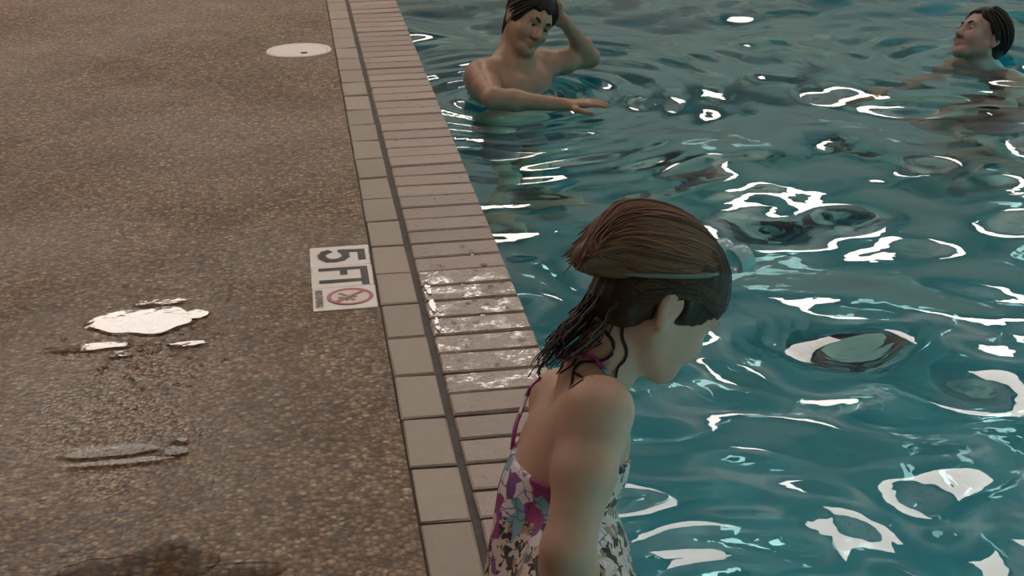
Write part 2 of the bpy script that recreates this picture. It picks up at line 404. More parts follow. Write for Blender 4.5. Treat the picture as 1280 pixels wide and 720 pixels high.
def relax(V, Q, it=2, w=0.5):
    for _ in range(it):
        acc = np.zeros_like(V); cnt = np.zeros(len(V))
        for a in range(4):
            for b in ((a+1) % 4, (a-1) % 4):
                np.add.at(acc, Q[:, a], V[Q[:, b]]); np.add.at(cnt, Q[:, a], 1)
        V = V*(1-w)+w*acc/np.maximum(cnt, 1)[:, None]
    return V
def vol_mesh(name, F, vol, tintf=None, it=2):
    s = np.argwhere(F < 0); a = np.maximum(s.min(0)-2, 0); b = np.minimum(s.max(0)+3, F.shape)
    V, Q = nets(F[a[0]:b[0], a[1]:b[1], a[2]:b[2]], vol.lo+a*vol.h, vol.h)
    V = relax(V, Q, it)
    return mesh_np(name, V, Q, True, tintf(V) if tintf else np.zeros(len(V)))

# ------------------------------------------------------------------ the body
class Frame:                                       # head frame: x = its right, y = forward, z = up
    def __init__(self, o, f, u, s):
        f = nrm(f); u = np.asarray(u, float); u = nrm(u-(u@f)*f); self.R = np.stack([np.cross(f, u), f, u], 1)
        self.o = np.asarray(o, float); self.s = s
    def __call__(self, x, y, z): return self.o+self.R@(np.array([x, y, z])*self.s)
    def inv(self, X): return (X-self.o)@self.R/self.s
def head(v, H, child=False):
    s = H.s; R = H.R
    def E(x, y, z, r, k, sub=False): v.ell(H(x, y, z), np.array(r)*s, R, k*s, sub)
    def C(a, b, ra, rb, k, sub=False): v.cone(H(*a), H(*b), ra*s, rb*s, k*s, sub)
    jz = 0.012 if child else 0.0
    E(0, -0.010, 0.040, (0.076, 0.097, 0.090), 0.02)
    E(0, 0.035, -0.005, (0.063, 0.060, 0.080), 0.03)
    for x in (-1, 1):
        C((x*0.050, 0.004, -0.045), (x*0.020, 0.066, -0.090+jz), 0.024, 0.020, 0.03)
        E(x*0.036, 0.060, -0.030, (0.028, 0.030, 0.030), 0.025)
    E(0, 0.076, -0.096+jz, (0.021, 0.019, 0.018), 0.02)
    C((-0.034, 0.080, 0.026), (0.034, 0.080, 0.026), 0.013, 0.013, 0.018)
    for x in (-1, 1):
        E(x*0.031, 0.098, 0.004, (0.020, 0.016, 0.013), 0.014, True)
        E(x*0.031, 0.074, 0.006, (0.016, 0.016, 0.011), 0.006)
        E(x*0.013, 0.100, -0.034, (0.008, 0.010, 0.008), 0.008)
    n = 0.9 if child else 1.0
    C((0, 0.088, 0.016), (0, 0.110*(0.96 if child else 1), -0.028), 0.008*n, 0.012*n, 0.012)
    for x in (-1, 1): E(x*0.006, 0.112, -0.043, (0.004, 0.006, 0.005), 0.004, True)
    for x in (-1, 1):
        C((0, 0.094, -0.056), (x*0.020, 0.082, -0.060), 0.0075, 0.005, 0.008)
        C((0, 0.092, -0.068), (x*0.018, 0.081, -0.063), 0.0085, 0.005, 0.008)
        C((0, 0.104, -0.0615), (x*0.022, 0.090, -0.0655), 0.003, 0.002, 0.004, True)
    for x in (-1, 1):                                                # ears
        y0 = -0.012
        e_ = 0.86 if child else 1.0
        E(x*0.079, y0, 0.000, (0.009, 0.019*e_, 0.031*e_), 0.010)
        E(x*0.084, y0-0.006, 0.006, (0.006, 0.018*e_, 0.026*e_), 0.006)
        E(x*0.090, y0+0.003, 0.003, (0.008, 0.010*e_, 0.018*e_), 0.005, True)
        E(x*0.080, y0+0.004, -0.028, (0.007, 0.009, 0.010), 0.008)
def face_tint(H):
    def f(V):
        q = H.inv(V)
        lip = np.exp(-((q[:, 0]/0.020)**4+((q[:, 2]+0.062)/0.011)**4))*(q[:, 1] > 0.07)
        ear = 0.35*np.exp(-(((np.abs(q[:, 0])-0.085)/0.012)**2+(q[:, 1]/0.03)**2+(q[:, 2]/0.035)**2))
        return np.clip(0.45*lip+ear, 0, 1)
    return f
def eye_mesh(H, x):
    bm = bmesh.new(); bmesh.ops.create_uvsphere(bm, u_segments=16, v_segments=10, radius=1)
    V = np.array([v.co[:] for v in bm.verts]); F = [np.array([[v.index for v in f.verts] for f in bm.faces if len(f.verts) == 4]), np.array([[v.index for v in f.verts] for f in bm.faces if len(f.verts) == 3])]
    t = np.clip((V[:, 1]-0.45)*2.4, 0, 1)
    W_ = np.array([H(x*0.031+a*0.0125, 0.0785+b_*0.0125, 0.005+c*0.0075) for a, b_, c in V]); bm.free()
    return mesh_np('eye', W_, F, True, t)
def brows(H, parent, mat):
    for x in (-1, 1):
        pts = smooth_path([H(x*0.012, 0.096, 0.024), H(x*0.030, 0.094, 0.031), H(x*0.050, 0.078, 0.026)], 8)
        V, F, T = tubes([(pts, np.array([3.5, 5.0, 5.4, 5.2, 4.8, 4.0, 3.0, 1.5])*0.001*H.s, 0.2)], 6)
        link('eyebrow', mesh_np('eyebrow', V, F, True, T), mat, parent)
def hand(v, wr, d, n, s, thumb, curl=0.25):
    d = nrm(d); n = np.asarray(n, float); n = nrm(n-(n@d)*d); w = np.cross(d, n)
    L = [0.070, 0.078, 0.073, 0.056]
    for i, o in enumerate((-1.5, -0.5, 0.5, 1.5)):
        o = o*thumb*-1
        kn = wr+s*(d*0.088+w*o*0.0185)
        v.cone(wr+s*(d*0.012+w*o*0.010), kn, 0.0150*s, 0.0115*s, 0.012*s)
        p = kn; a = 0.0; dd = nrm(d+w*o*0.07)
        for j, fr in enumerate((0.46, 0.30, 0.24)):
            a += curl*(0.7+0.5*j); q = p+s*L[i]*fr*(dd*math.cos(a)+n*math.sin(a))
            v.cone(p, q, (0.0092-0.0010*j)*s, (0.0082-0.0010*j)*s, 0.004*s); p = q
    b = wr+s*(d*0.022+w*thumb*0.022)
    p1 = b+s*0.042*nrm(d*0.7+w*thumb*0.75+n*0.25); p2 = p1+s*0.033*nrm(d*0.9+w*thumb*0.4+n*0.2); p3 = p2+s*0.026*nrm(d+n*0.25+w*thumb*0.15)
    v.cone(wr+s*d*0.02, p1, 0.015*s, 0.012*s, 0.01*s); v.cone(p1, p2, 0.0115*s, 0.0095*s, 0.005*s); v.cone(p2, p3, 0.0095*s, 0.0075*s, 0.004*s)
def torso(v, pel, chest, neck, side, fwd, s, male=True):
    up = nrm(neck-pel)
    def pair(c, hw, r, k=0.05, f=0.0): v.cone(c-side*hw*s+fwd*f*s, c+side*hw*s+fwd*f*s, r*s, r*s, k*s)
    pair(pel, 0.085, 0.098); pair(pel-fwd*0.05*s-up*0.02*s, 0.07, 0.085)
    pair(pel*0.55+chest*0.45, 0.062, 0.088); pair(pel*0.8+chest*0.2, 0.07, 0.095)
    pair(chest, 0.080, 0.100); pair(chest*0.55+neck*0.45, 0.085, 0.084)
    if male:
        for q in (-1, 1): v.ell(chest*0.7+neck*0.3+side*q*0.07*s+fwd*0.072*s, np.array([0.075, 0.035, 0.055])*s, np.stack([side, fwd, np.cross(side, fwd)], 1), 0.03*s)
def limb(v, pts, rad, k=0.03):
    for a, b, ra, rb in zip(pts[:-1], pts[1:], rad[:-1], rad[1:]): v.cone(a, b, ra, rb, k)
def leg(v, hip, kn, an, fwd, s):
    m1 = hip*0.6+kn*0.4; m2 = kn*0.68+an*0.32-fwd*0.012*s
    limb(v, [hip, m1, kn, m2, an], [0.088*s, 0.078*s, 0.056*s, 0.057*s, 0.037*s], 0.035*s)
    d = nrm(an-kn); toe = nrm(fwd-0.2*(fwd@d)*d)
    heel = an+d*0.05*s-toe*0.03*s; ball = an+d*0.065*s+toe*0.15*s
    v.cone(an, heel, 0.036*s, 0.034*s, 0.02*s); v.cone(heel, ball, 0.032*s, 0.034*s, 0.02*s); v.cone(an, ball, 0.034*s, 0.03*s, 0.03*s)
    side = np.cross(d, toe)
    for i in range(5):
        b = ball+side*(i-2)*0.017*s; v.cone(b, b+toe*(0.055-0.007*abs(i-1))*s, 0.012*s, 0.010*s, 0.006*s)
def shoulder(v, neck, sh, chest, s):
    v.cone(neck-0.02*s*nrm(neck-chest), sh, 0.050*s, 0.052*s, 0.05*s)
    v.cone(chest*0.5+sh*0.5, sh, 0.07*s, 0.055*s, 0.05*s)
def hair_cap(v, H, t, cut=(0.80, 0.60, 0.030), drop=0.0):
    """volume of hair hugging the skull, cut back from the face and round the ears -> field"""
    s = H.s; c = H(0, -0.012, 0.040); R = H.R; r = (np.array([0.076, 0.097, 0.090])+np.array(t))*s
    m = 0.14*s+0.03
    sl, X = v.box(H.o-m, H.o+m)
    q = ((X-c)@R).astype(np.float32); k0 = np.linalg.norm(q/r, axis=-1); k1 = np.linalg.norm(q/(r*r), axis=-1)+1e-9
    d = k0*(k0-1)/k1
    L = H.inv(X)
    nape = L.copy(); nape[..., 1] += 0.055; nape[..., 2] += 0.035
    rn = np.array([0.058, 0.045, 0.075+drop]); kk = np.linalg.norm(nape/rn, axis=-1); d2 = (kk-1)*0.05*s
    h = np.maximum(0.03*s-np.abs(d-d2), 0)/(0.03*s); d = np.minimum(d, d2)-h*h*0.03*s*0.25
    tx, ty, tz = L[..., 0], L[..., 1], L[..., 2]
    plane = (cut[0]*ty-cut[1]*tz-cut[2]+0.006*np.sin(tx*160)+1.2*tx*tx)*s
    e1 = (np.sqrt(((np.abs(tx)-0.085)/0.03)**2+((ty+0.008)/0.024)**2+((tz+0.006)/0.036)**2)-1)*0.022*s
    d = np.maximum(np.maximum(d, plane), -e1)
    wob = 0.0016*s*np.sin(tx*230+3*np.sin(ty*60))*np.sin(ty*170+tz*90)
    F = np.full(v.F.shape, 1.0, np.float32); F[sl] = d+wob
    return F
def skull_locks(H, n, t, lo_a, hi_a, r0, pole_f, pole_b, th=(0.15, 0.92), tint=(0.2, 1.0), jit=0.004, pts=12, cut=None):
    F0 = nrm(pole_f); B0 = nrm(pole_b); e = nrm(F0-B0); up = nrm((F0+B0)-((F0+B0)@e)*e+1e-6); sd = np.cross(e, up)
    r = np.array([0.076, 0.097, 0.090])+np.array(t); out = []
    for i in range(n):
        a = lo_a+(hi_a-lo_a)*RNG.random(); j = RNG.normal(0, jit); wv = RNG.normal(0, 0.06); ph = RNG.random()*6
        t0 = th[0]+RNG.random()*0.10; t1 = th[1]-RNG.random()*0.12
        T = np.linspace(t0, t1, pts)*math.pi; A = a+wv*np.sin(T*2+ph)
        q = (np.cos(T)[:, None]*e+np.sin(T)[:, None]*(np.cos(A)[:, None]*up+np.sin(A)[:, None]*sd))
        q = q*(r+j)+np.array([0, -0.012, 0.04])
        if cut is not None and (cut[0]*q[:, 1]-cut[1]*q[:, 2]).max() > cut[2]+0.004: continue
        rad = r0*(0.6+0.8*RNG.random())*np.sin(np.linspace(0.25, math.pi-0.15, pts))**0.6
        out.append((np.array([H(*p) for p in q]), rad*H.s, tint[0]+(tint[1]-tint[0])*RNG.random()))
    return out

# ------------------------------------------------------------------ the setting
X_EDGE, X_GUT, X_LEFT = 2.2666*U, 1.1811*U, 0.7284*U
Y0 = 26.2525*U                                             # joint number 0; the joints run every U
POOL_X1, POOL_Y0, POOL_Y1 = 9.8, -2.8, 13.8
Z_WATER, Z_BOTTOM = -0.10, -1.62
def struct(name, lo, hi, mat):
    return link(name, bm_mesh(name, box_bm(lo, hi)), mat, kind='structure')
struct('floor', (-9, -5, -0.25), (X_LEFT-0.004, 17, 0.0), M_DECK)
tag(bpy.data.objects['floor'], 'brown pebble aggregate pool deck, wet in patches')
struct('pool_floor', (0.2, POOL_Y0-0.2, Z_BOTTOM-0.2), (POOL_X1+0.2, POOL_Y1+0.2, Z_BOTTOM), M_POOL)
struct('pool_wall', (X_LEFT+0.01, -5, Z_BOTTOM), (X_EDGE-0.022, 17, -0.06), M_POOL)
struct('pool_wall', (POOL_X1, POOL_Y0, Z_BOTTOM), (POOL_X1+0.2, POOL_Y1, -0.02), M_POOL)
struct('pool_wall', (X_EDGE-0.022, POOL_Y0-0.2, Z_BOTTOM), (POOL_X1+0.2, POOL_Y0, -0.02), M_POOL)
struct('pool_wall', (X_EDGE-0.022, POOL_Y1, Z_BOTTOM), (POOL_X1+0.2, POOL_Y1+0.2, -0.02), M_POOL)
struct('floor', (X_EDGE-0.02, POOL_Y1+0.2, -0.25), (14, 17, 0), M_DECK)
struct('floor', (POOL_X1+0.2, POOL_Y0-0.2, -0.25), (14, POOL_Y1+0.2, 0), M_DECK)
struct('floor', (X_EDGE-0.02, -5, -0.25), (14, POOL_Y0-0.2, 0), M_DECK)
CEIL_Z = 5.6
struct('wall_left', (-9.2, -5, 0), (-9, 17, CEIL_Z), M_WALL)
struct('wall_right', (14, -5, 0), (14.2, 17, CEIL_Z), M_WALL)
struct('wall_far', (-9.2, 17, 0), (14.2, 17.2, CEIL_Z), M_WALL)
struct('wall_near', (-9.2, -5.2, 0), (14.2, -5, CEIL_Z), M_WALL)
bm = box_bm((-9.2, -5.2, CEIL_Z), (14.2, 17.2, CEIL_Z+0.2))
for k in range(140): box_bm((-9, -4.9+k*0.156, CEIL_Z-0.05), (14, -4.9+k*0.156+0.07, CEIL_Z+0.01), bm)
link('ceiling', bm_mesh('ceiling', bm), M_CEIL, kind='structure')
struct('trim_2', (-1.42, -5, CEIL_Z-0.40), (-1.18, 11.75, CEIL_Z-0.05), M_BEAM)
for (x, y, s, k) in LAMPS:                                  # lamp housings above the lamps
    bm = bmesh.new()
    h = s/2+0.03
    for lo, hi in (((-h, -h, 0.03), (h, h, 0.08)), ((-h, -h, -0.01), (h, -h+0.03, 0.03)), ((-h, h-0.03, -0.01), (h, h, 0.03)),
                   ((-h, -h, -0.01), (-h+0.03, h, 0.03)), ((h-0.03, -h, -0.01), (h, h, 0.03)), ((-0.01, -0.01, 0.08), (0.01, 0.01, CEIL_Z-LAMP_Z))):
        box_bm(lo, hi, bm)
    if s < 1.2:
        for q in range(6): box_bm((-h, -h+0.05+q*0.15, -0.03), (h, -h+0.09+q*0.15, -0.005), bm)
    o = link('ceiling_lamp_housing', bm_mesh('ceiling_lamp_housing', bm), M_CEIL, kind='structure'); o.location = (x, y, LAMP_Z)

# coping: mortar bed, cross-laid bricks, edging tiles
bed = struct('trim_1', (X_LEFT-0.004, -5, -0.06), (X_EDGE-0.016, 17, -0.007), M_MORTAR)
tag(bed, 'brick coping along the pool edge with a row of edging tiles')
def brick_mesh(name, w, l, h, nose, seed, bev=0.004):
    """w along the edge, l across; rounded nose on the pool side; origin at the top centre"""
    rr = np.random.default_rng(seed); bm = box_bm((-l/2, -w/2, -h), (l/2, w/2, 0))
    bmesh.ops.bevel(bm, geom=[e for e in bm.edges if min(v.co.z for v in e.verts) > -h/2], offset=bev, segments=1, affect='EDGES')
    if nose:
        es = [e for e in bm.edges if all(abs(v.co.x-l/2) < bev*1.3 and v.co.z > -h*0.5 for v in e.verts) and abs(e.verts[0].co.y-e.verts[1].co.y) > w/2]
        for v in bm.verts:
            if v.co.x > l/2-bev*1.3 and v.co.z > -bev*1.3: v.co.z -= 0.003 if v.co.x > l/2-1e-5 else 0.0005
    for v in bm.verts: v.co += Vector(rr.normal(0, 0.0006, 3))
    return bm_mesh(name, bm)
GJ = 0.015                                                 # the wide joint beside the tiles
bricks = [brick_mesh('brick', U/2-0.011, X_EDGE-X_GUT-GJ/2, 0.055, True, i) for i in range(5)]
tiles = [brick_mesh('tile', U-0.011, X_GUT-X_LEFT-GJ/2-0.002, 0.03, False, 20+i, 0.003) for i in range(4)]
for m in tiles: m.materials.append(M_TILE)
for m in bricks: m.materials.append(M_BRICK)
wet_bricks = [m.copy() for m in bricks]
for m in wet_bricks: m.materials.clear(); m.materials.append(M_BRICK_WET)
for n in range(-14, 30):
    y = Y0-(n+0.5)*U
    o = link('tile', tiles[random.randrange(4)], None, bed); o.location = ((X_LEFT+X_GUT-GJ/2)/2, y, random.uniform(-0.001, 0.0015))
    o.rotation_euler = (random.uniform(-0.004, 0.004), random.uniform(-0.004, 0.004), random.uniform(-0.006, 0.006)+(math.pi if random.random() < 0.5 else 0))
    for q in (0.25, 0.75):
        yy = Y0-(n+q)*U
        wet = 2.95 < yy < 3.70
        o = link('brick', (wet_bricks if wet else bricks)[random.randrange(5)], None, bed)
        o.location = ((X_EDGE+X_GUT+GJ/2)/2, yy, random.uniform(-0.0015, 0.0015)+0.001)
        o.rotation_euler = (random.uniform(-0.01, 0.01), random.uniform(-0.006, 0.006), random.uniform(-0.008, 0.008))

# water: closed body with real waves
xs = np.concatenate([np.arange(X_EDGE-0.0205, 4.4, 0.02), np.linspace(4.4, POOL_X1-0.002, 60)[1:]])
ys = np.concatenate([np.linspace(POOL_Y0+0.002, 1.4, 40)[:-1], np.arange(1.4, 9.4, 0.02), np.linspace(9.4, POOL_Y1-0.002, 60)[1:]])
XX, YY = np.meshgrid(xs, ys, indexing='ij')
rw = np.random.default_rng(11); Z = np.zeros_like(XX)
WAVES = [(1.3, 0.036), (0.75, 0.046), (0.5, 0.046), (0.36, 0.040), (0.26, 0.026), (0.17, 0.012)]   # wavelength, slope
for lam, slope in WAVES:
    for _ in range(7):
        l = lam*rw.uniform(0.8, 1.25); th = rw.uniform(0, 2*math.pi); k = 2*math.pi/l
        kx, ky = k*math.cos(th), k*math.sin(th)
        Z += slope/k*0.53*np.sin(kx*XX+ky*YY+rw.uniform(0, 6.28))
for (cx, cy, a, lam, dec) in ((0.78, 5.85, 0.010, 0.145, 0.55), (2.72, 6.0, 0.006, 0.16, 0.5), (0.62, 2.15, 0.004, 0.15, 0.4)):
    rr = np.hypot(XX-cx, YY-cy); Z += a*np.exp(-rr/dec)*np.sin(2*math.pi*rr/lam)
nx, ny = XX.shape
V = np.stack([XX, YY, Z+Z_WATER], -1).reshape(-1, 3)
i = np.arange(nx-1)[:, None]*ny+np.arange(ny-1)[None]
Q = np.stack([i, i+ny, i+ny+1, i+1], -1).reshape(-1, 4)
rim = np.concatenate([np.arange(nx)*ny, (nx-1)*ny+np.arange(1, ny), np.arange(nx-2, -1, -1)*ny+ny-1, np.arange(ny-2, 0, -1)])
low = V[rim].copy(); low[:, 2] = Z_BOTTOM+0.002
n0 = len(V); V2 = np.concatenate([V, low]); m_ = len(rim); a = np.arange(m_); bnx = (a+1) % m_
side = np.stack([rim[bnx], rim[a], n0+a, n0+bnx], 1)
bot = [n0+a[::-1]]
me = mesh_np('pool_water', V2, [Q, side, np.array(bot)], True)
sm = np.array([True]*len(Q)+[False]*(len(me.polygons)-len(Q))); me.polygons.foreach_set('use_smooth', sm)
wat = link('pool_water', me, M_WATER); tag(wat, 'rippling teal water filling the swimming pool', 'water', kind='stuff')

# ------------------------------------------------------------------ depth marker, skimmer lid, puddles
mk = thing('depth_marker', (0, 0, 0), 'white three-tile depth marker reading 5 FT with no diving sign', 'sign')
m_w = 0.7183*U; m_x0 = -0.0156*U; m_y0 = 18.3165*U
mk.location = (m_x0+m_w/2, m_y0-1.5*m_w, 0)
TM = brick_mesh('marker_tile', m_w-0.003, m_w-0.003, 0.012, False, 50, 0.002); TM.materials.append(M_WHITE_TILE)
ZT = 0.0042
def flat_text(txt, size, sx, bold, mat, loc, parent, name):
    cu = bpy.data.curves.new(name, 'FONT'); cu.body = txt; cu.size = size; cu.offset = bold; cu.extrude = 0.0004
    cu.align_x = 'CENTER'; cu.align_y = 'CENTER'
    t = bpy.data.objects.new(name, cu); COL.objects.link(t)
    me = bpy.data.meshes.new_from_object(t.evaluated_get(bpy.context.evaluated_depsgraph_get()))
    bpy.data.objects.remove(t)
    co = np.array([v.co[:] for v in me.vertices]); co[:, 0] -= (co[:, 0].max()+co[:, 0].min())/2; co[:, 1] -= (co[:, 1].max()+co[:, 1].min())/2
    out = co.copy(); out[:, 0] = co[:, 1]; out[:, 1] = -co[:, 0]*sx                 # top of the letters towards the pool
    out += np.array(loc)
    me.vertices.foreach_set('co', out.astype(np.float32).ravel()); me.update()
    return link(name, me, mat, parent)
def stroke(paths, w, mat, name, parent, z):
    bm = bmesh.new()
    k_ = 0
    for pts in paths:
        for a, b in zip(pts[:-1], pts[1:]):
            k_ += 1; zo = z+k_*0.00003
            a = np.array(a); b = np.array(b); d = nrm(b-a); n = np.array([-d[1], d[0]])*w/2; a = a-d*w*0.45; b = b+d*w*0.45
            vs = [bm.verts.new((*(p), zz)) for zz in (zo, zo+0.0006) for p in (a+n, a-n, b-n, b+n)]
            for f in ((4, 5, 6, 7), (0, 4, 7, 3), (1, 2, 6, 5), (0, 1, 5, 4), (2, 3, 7, 6)): bm.faces.new([vs[i] for i in f])
    bmesh.ops.recalc_face_normals(bm, faces=bm.faces)
    return link(name, bm_mesh(name, bm), mat, parent)
mts = []
for k in range(3):
    o = link('tile', TM, None, mk); o.location = (m_x0+m_w/2, m_y0-(k+0.5)*m_w, 0.004); mts.append(o)
def on(k, a, b): return (m_x0+a*m_w, m_y0-(k+b)*m_w)       # a: 0 deck side .. 1 pool side, b: along the marker
five = [on(0, a, b) for a, b in ((0.86, 0.72), (0.86, 0.30), (0.54, 0.28), (0.59, 0.42), (0.59, 0.58), (0.52, 0.70), (0.42, 0.74), (0.30, 0.72), (0.22, 0.60), (0.20, 0.46), (0.25, 0.32), (0.30, 0.28))]
stroke([five], 0.019, M_BLACK, 'numeral', mts[0], ZT+0.0005)
stroke([[on(1, 0.18, 0.17), on(1, 0.86, 0.17), on(1, 0.86, 0.46)], [on(1, 0.53, 0.17), on(1, 0.53, 0.40)]], 0.018, M_BLACK, 'letter', mts[1], ZT+0.0005)
stroke([[on(1, 0.18, 0.74), on(1, 0.86, 0.74)], [on(1, 0.86, 0.56), on(1, 0.86, 0.92)]], 0.018, M_BLACK, 'letter', mts[1], ZT+0.0005)
cx, cy = on(2, 0.585, 0.48); R0 = 0.33*m_w
bm = bmesh.new(); bmesh.ops.create_circle(bm, cap_ends=True, segments=40, radius=R0, matrix=Matrix.Translation((cx, cy, ZT+0.0003)))
link('sign_ground', bm_mesh('sign_ground', bm), M_PINK, mts[2])
ring = [[(cx+R0*math.cos(t), cy+R0*math.sin(t)) for t in np.linspace(0, 2*math.pi, 41)]]
sl_ = [[(cx+R0*0.7, cy+R0*0.68), (cx-R0*0.7, cy-R0*0.68)]]
stroke([[(cx-R0*0.45, cy+R0*0.42), (cx-0.1*R0, cy+0.05*R0), (cx+R0*0.25, cy-R0*0.1)], [(cx-0.1*R0, cy+0.05*R0), (cx-0.15*R0, cy-0.45*R0)], [(cx-0.5*R0, cy-0.1*R0), (cx-0.1*R0, cy-0.15*R0), (cx+0.15*R0, cy-0.5*R0)]], 0.008, M_GREY, 'diver_figure', mts[2], ZT+0.0006)
V_ = [(cx+r_*math.cos(t), cy+r_*math.sin(t), ZT+z_) for r_, z_ in ((R0+0.005, 0.0005), (R0+0.0045, 0.0014), (R0-0.0045, 0.0014), (R0-0.005, 0.0005)) for t in np.linspace(0, 2*math.pi, 48, endpoint=False)]
F_ = [[i*48+j, i*48+(j+1) % 48, (i+1)*48+(j+1) % 48, (i+1)*48+j] for i in range(3) for j in range(48)]
link('prohibition_ring', mesh_np('prohibition_ring', V_, np.array(F_), False), M_RED, mts[2])
stroke(sl_, 0.009, M_RED, 'prohibition_slash', mts[2], ZT+0.0014)
lx_, ly_ = on(2, 0.105, 0.50)
flat_text('NO DIVING', 0.024, 0.88, 0.0006, M_GREY, (lx_, ly_, ZT+0.0008), mts[2], 'lettering')

lx, ly, lr = 0.0343*U, 30.1877*U, 0.6086*U
lid = thing('skimmer_lid', (lx, ly, 0), 'round white skimmer lid set into the brown deck', 'lid')
def lathe(name, prof, seg, loc, mat, parent):
    th = np.linspace(0, 2*math.pi, seg, endpoint=False); V = [(loc[0]+r*math.cos(t), loc[1]+r*math.sin(t), loc[2]+z) for r, z in prof for t in th]
    F = [[i*seg+j, i*seg+(j+1) % seg, (i+1)*seg+(j+1) % seg, (i+1)*seg+j] for i in range(len(prof)-1) for j in range(seg)]
    return link(name, mesh_np(name, V, np.array(F), False), mat, parent)
lathe('rim', [(lr+0.004, -0.01), (lr+0.004, 0.002), (lr, 0.006), (lr-0.010, 0.006), (lr-0.012, 0.003), (lr-0.012, -0.01)], 48, (lx, ly, 0), M_LID, lid)
pl = lathe('cover', [(lr-0.014, -0.01), (lr-0.014, 0.004), (lr-0.018, 0.0055), (lr*0.75, 0.0055), (lr*0.74, 0.0048), (lr*0.70, 0.0048), (lr*0.69, 0.0055), (0.001, 0.0058)], 48, (lx, ly, 0), M_LID, lid)
hx, hy, _ = PZ(380, 66, 0.006)
lathe('finger_hole', [(0.014, 0.0), (0.014, 0.0075), (0.011, 0.0080), (0.001, 0.0074)], 16, (hx, hy, 0), M_HOLE, lid)

def puddle(name, blobs, seed, label):
    rr = np.random.default_rng(seed); bm = bmesh.new()
    th = np.linspace(0, 2*math.pi, 56, endpoint=False)
    for n_, (px, py, rx, ry) in enumerate(blobs):
        c = PZ(px, py, 0.0)
        w = 1+sum(rr.uniform(0.02, 0.16)/m**0.6*np.cos(m*th+rr.uniform(0, 6.28)) for m in range(2, 9))
        hgt = 0.0052+0.0001*n_
        o_ = [bm.verts.new((c[0]+rx*a*math.cos(t), c[1]+ry*a*math.sin(t), 0.0012)) for t, a in zip(th, w)]
        i_ = [bm.verts.new((c[0]+rx*a*0.93*math.cos(t), c[1]+ry*a*0.93*math.sin(t), hgt)) for t, a in zip(th, w)]
        for k in range(56): bm.faces.new((o_[k], o_[(k+1) % 56], i_[(k+1) % 56], i_[k]))
        bm.faces.new(i_)
    o = link(name, bm_mesh(name, bm, False), M_PUDDLE); tag(o, label, 'puddle'); return o
puddle('puddle', [(178, 403, 0.125, 0.085), (110, 436, 0.09, 0.022), (245, 395, 0.03, 0.03), (235, 432, 0.04, 0.015), (150, 445, 0.03, 0.015), (200, 380, 0.06, 0.02)], 3, 'shallow puddle on deck with a bright white lamp glare, left of the depth marker')
puddle('puddle', [(140, 566, 0.09, 0.028), (150, 580, 0.10, 0.012), (220, 566, 0.022, 0.022), (228, 552, 0.012, 0.01)], 5, 'thin puddle with pale streaks and a small sparkle, in front of the brightest puddle')
def droplets(name, n, cx, cy, sx, sy, seed, label, r0=0.003, r1=0.009, pts=None):
    rr = np.random.default_rng(seed); bm = bmesh.new()
    for k in range(n):
        c = pts[k] if pts else PZ(cx+rr.normal(0, sx), cy+rr.normal(0, sy), 0.0)
        if c[0] > X_EDGE-0.012: continue
        a = rr.uniform(r0, r1); b_ = a*rr.uniform(0.5, 1.0); ph = rr.uniform(0, 3)
        bmesh.ops.create_icosphere(bm, subdivisions=2, radius=1, matrix=Matrix.Translation((c[0], c[1], c[2]+0.0012)) @ Matrix.Rotation(ph, 4, 'Z') @ Matrix.Diagonal((a, b_, a*0.42, 1)))
    o = link(name, bm_mesh(name, bm, True), M_PUDDLE); return tag(o, label, 'water', kind='stuff')
droplets('water_droplets', 130, 190, 432, 42, 30, 4, 'scattered water droplets glinting around the bright puddle')
droplets('water_droplets', 26, 220, 562, 9, 7, 6, 'cluster of droplets sparkling at the end of the streaked puddle', 0.003, 0.008)
droplets('water_droplets', 60, 600, 375, 34, 32, 8, 'water beads glinting on the wet coping bricks', 0.003, 0.010)
for px_, py_, rx_, ry_, lb in ((535, 362, 0.0075, 0.045, 'upper'), (541, 384, 0.008, 0.040, 'middle'), (547, 408, 0.006, 0.045, 'lower')):
    puddle('puddle', [(px_, py_, rx_, ry_)], int(px_), lb+' sliver of shining water at the brick ends beside the long joint')
puddle('puddle', [(212, 706, 0.075, 0.085), (130, 712, 0.075, 0.035), (300, 716, 0.07, 0.03)], 9, 'puddle mirroring a brown post and pale rails, nearest on the deck')

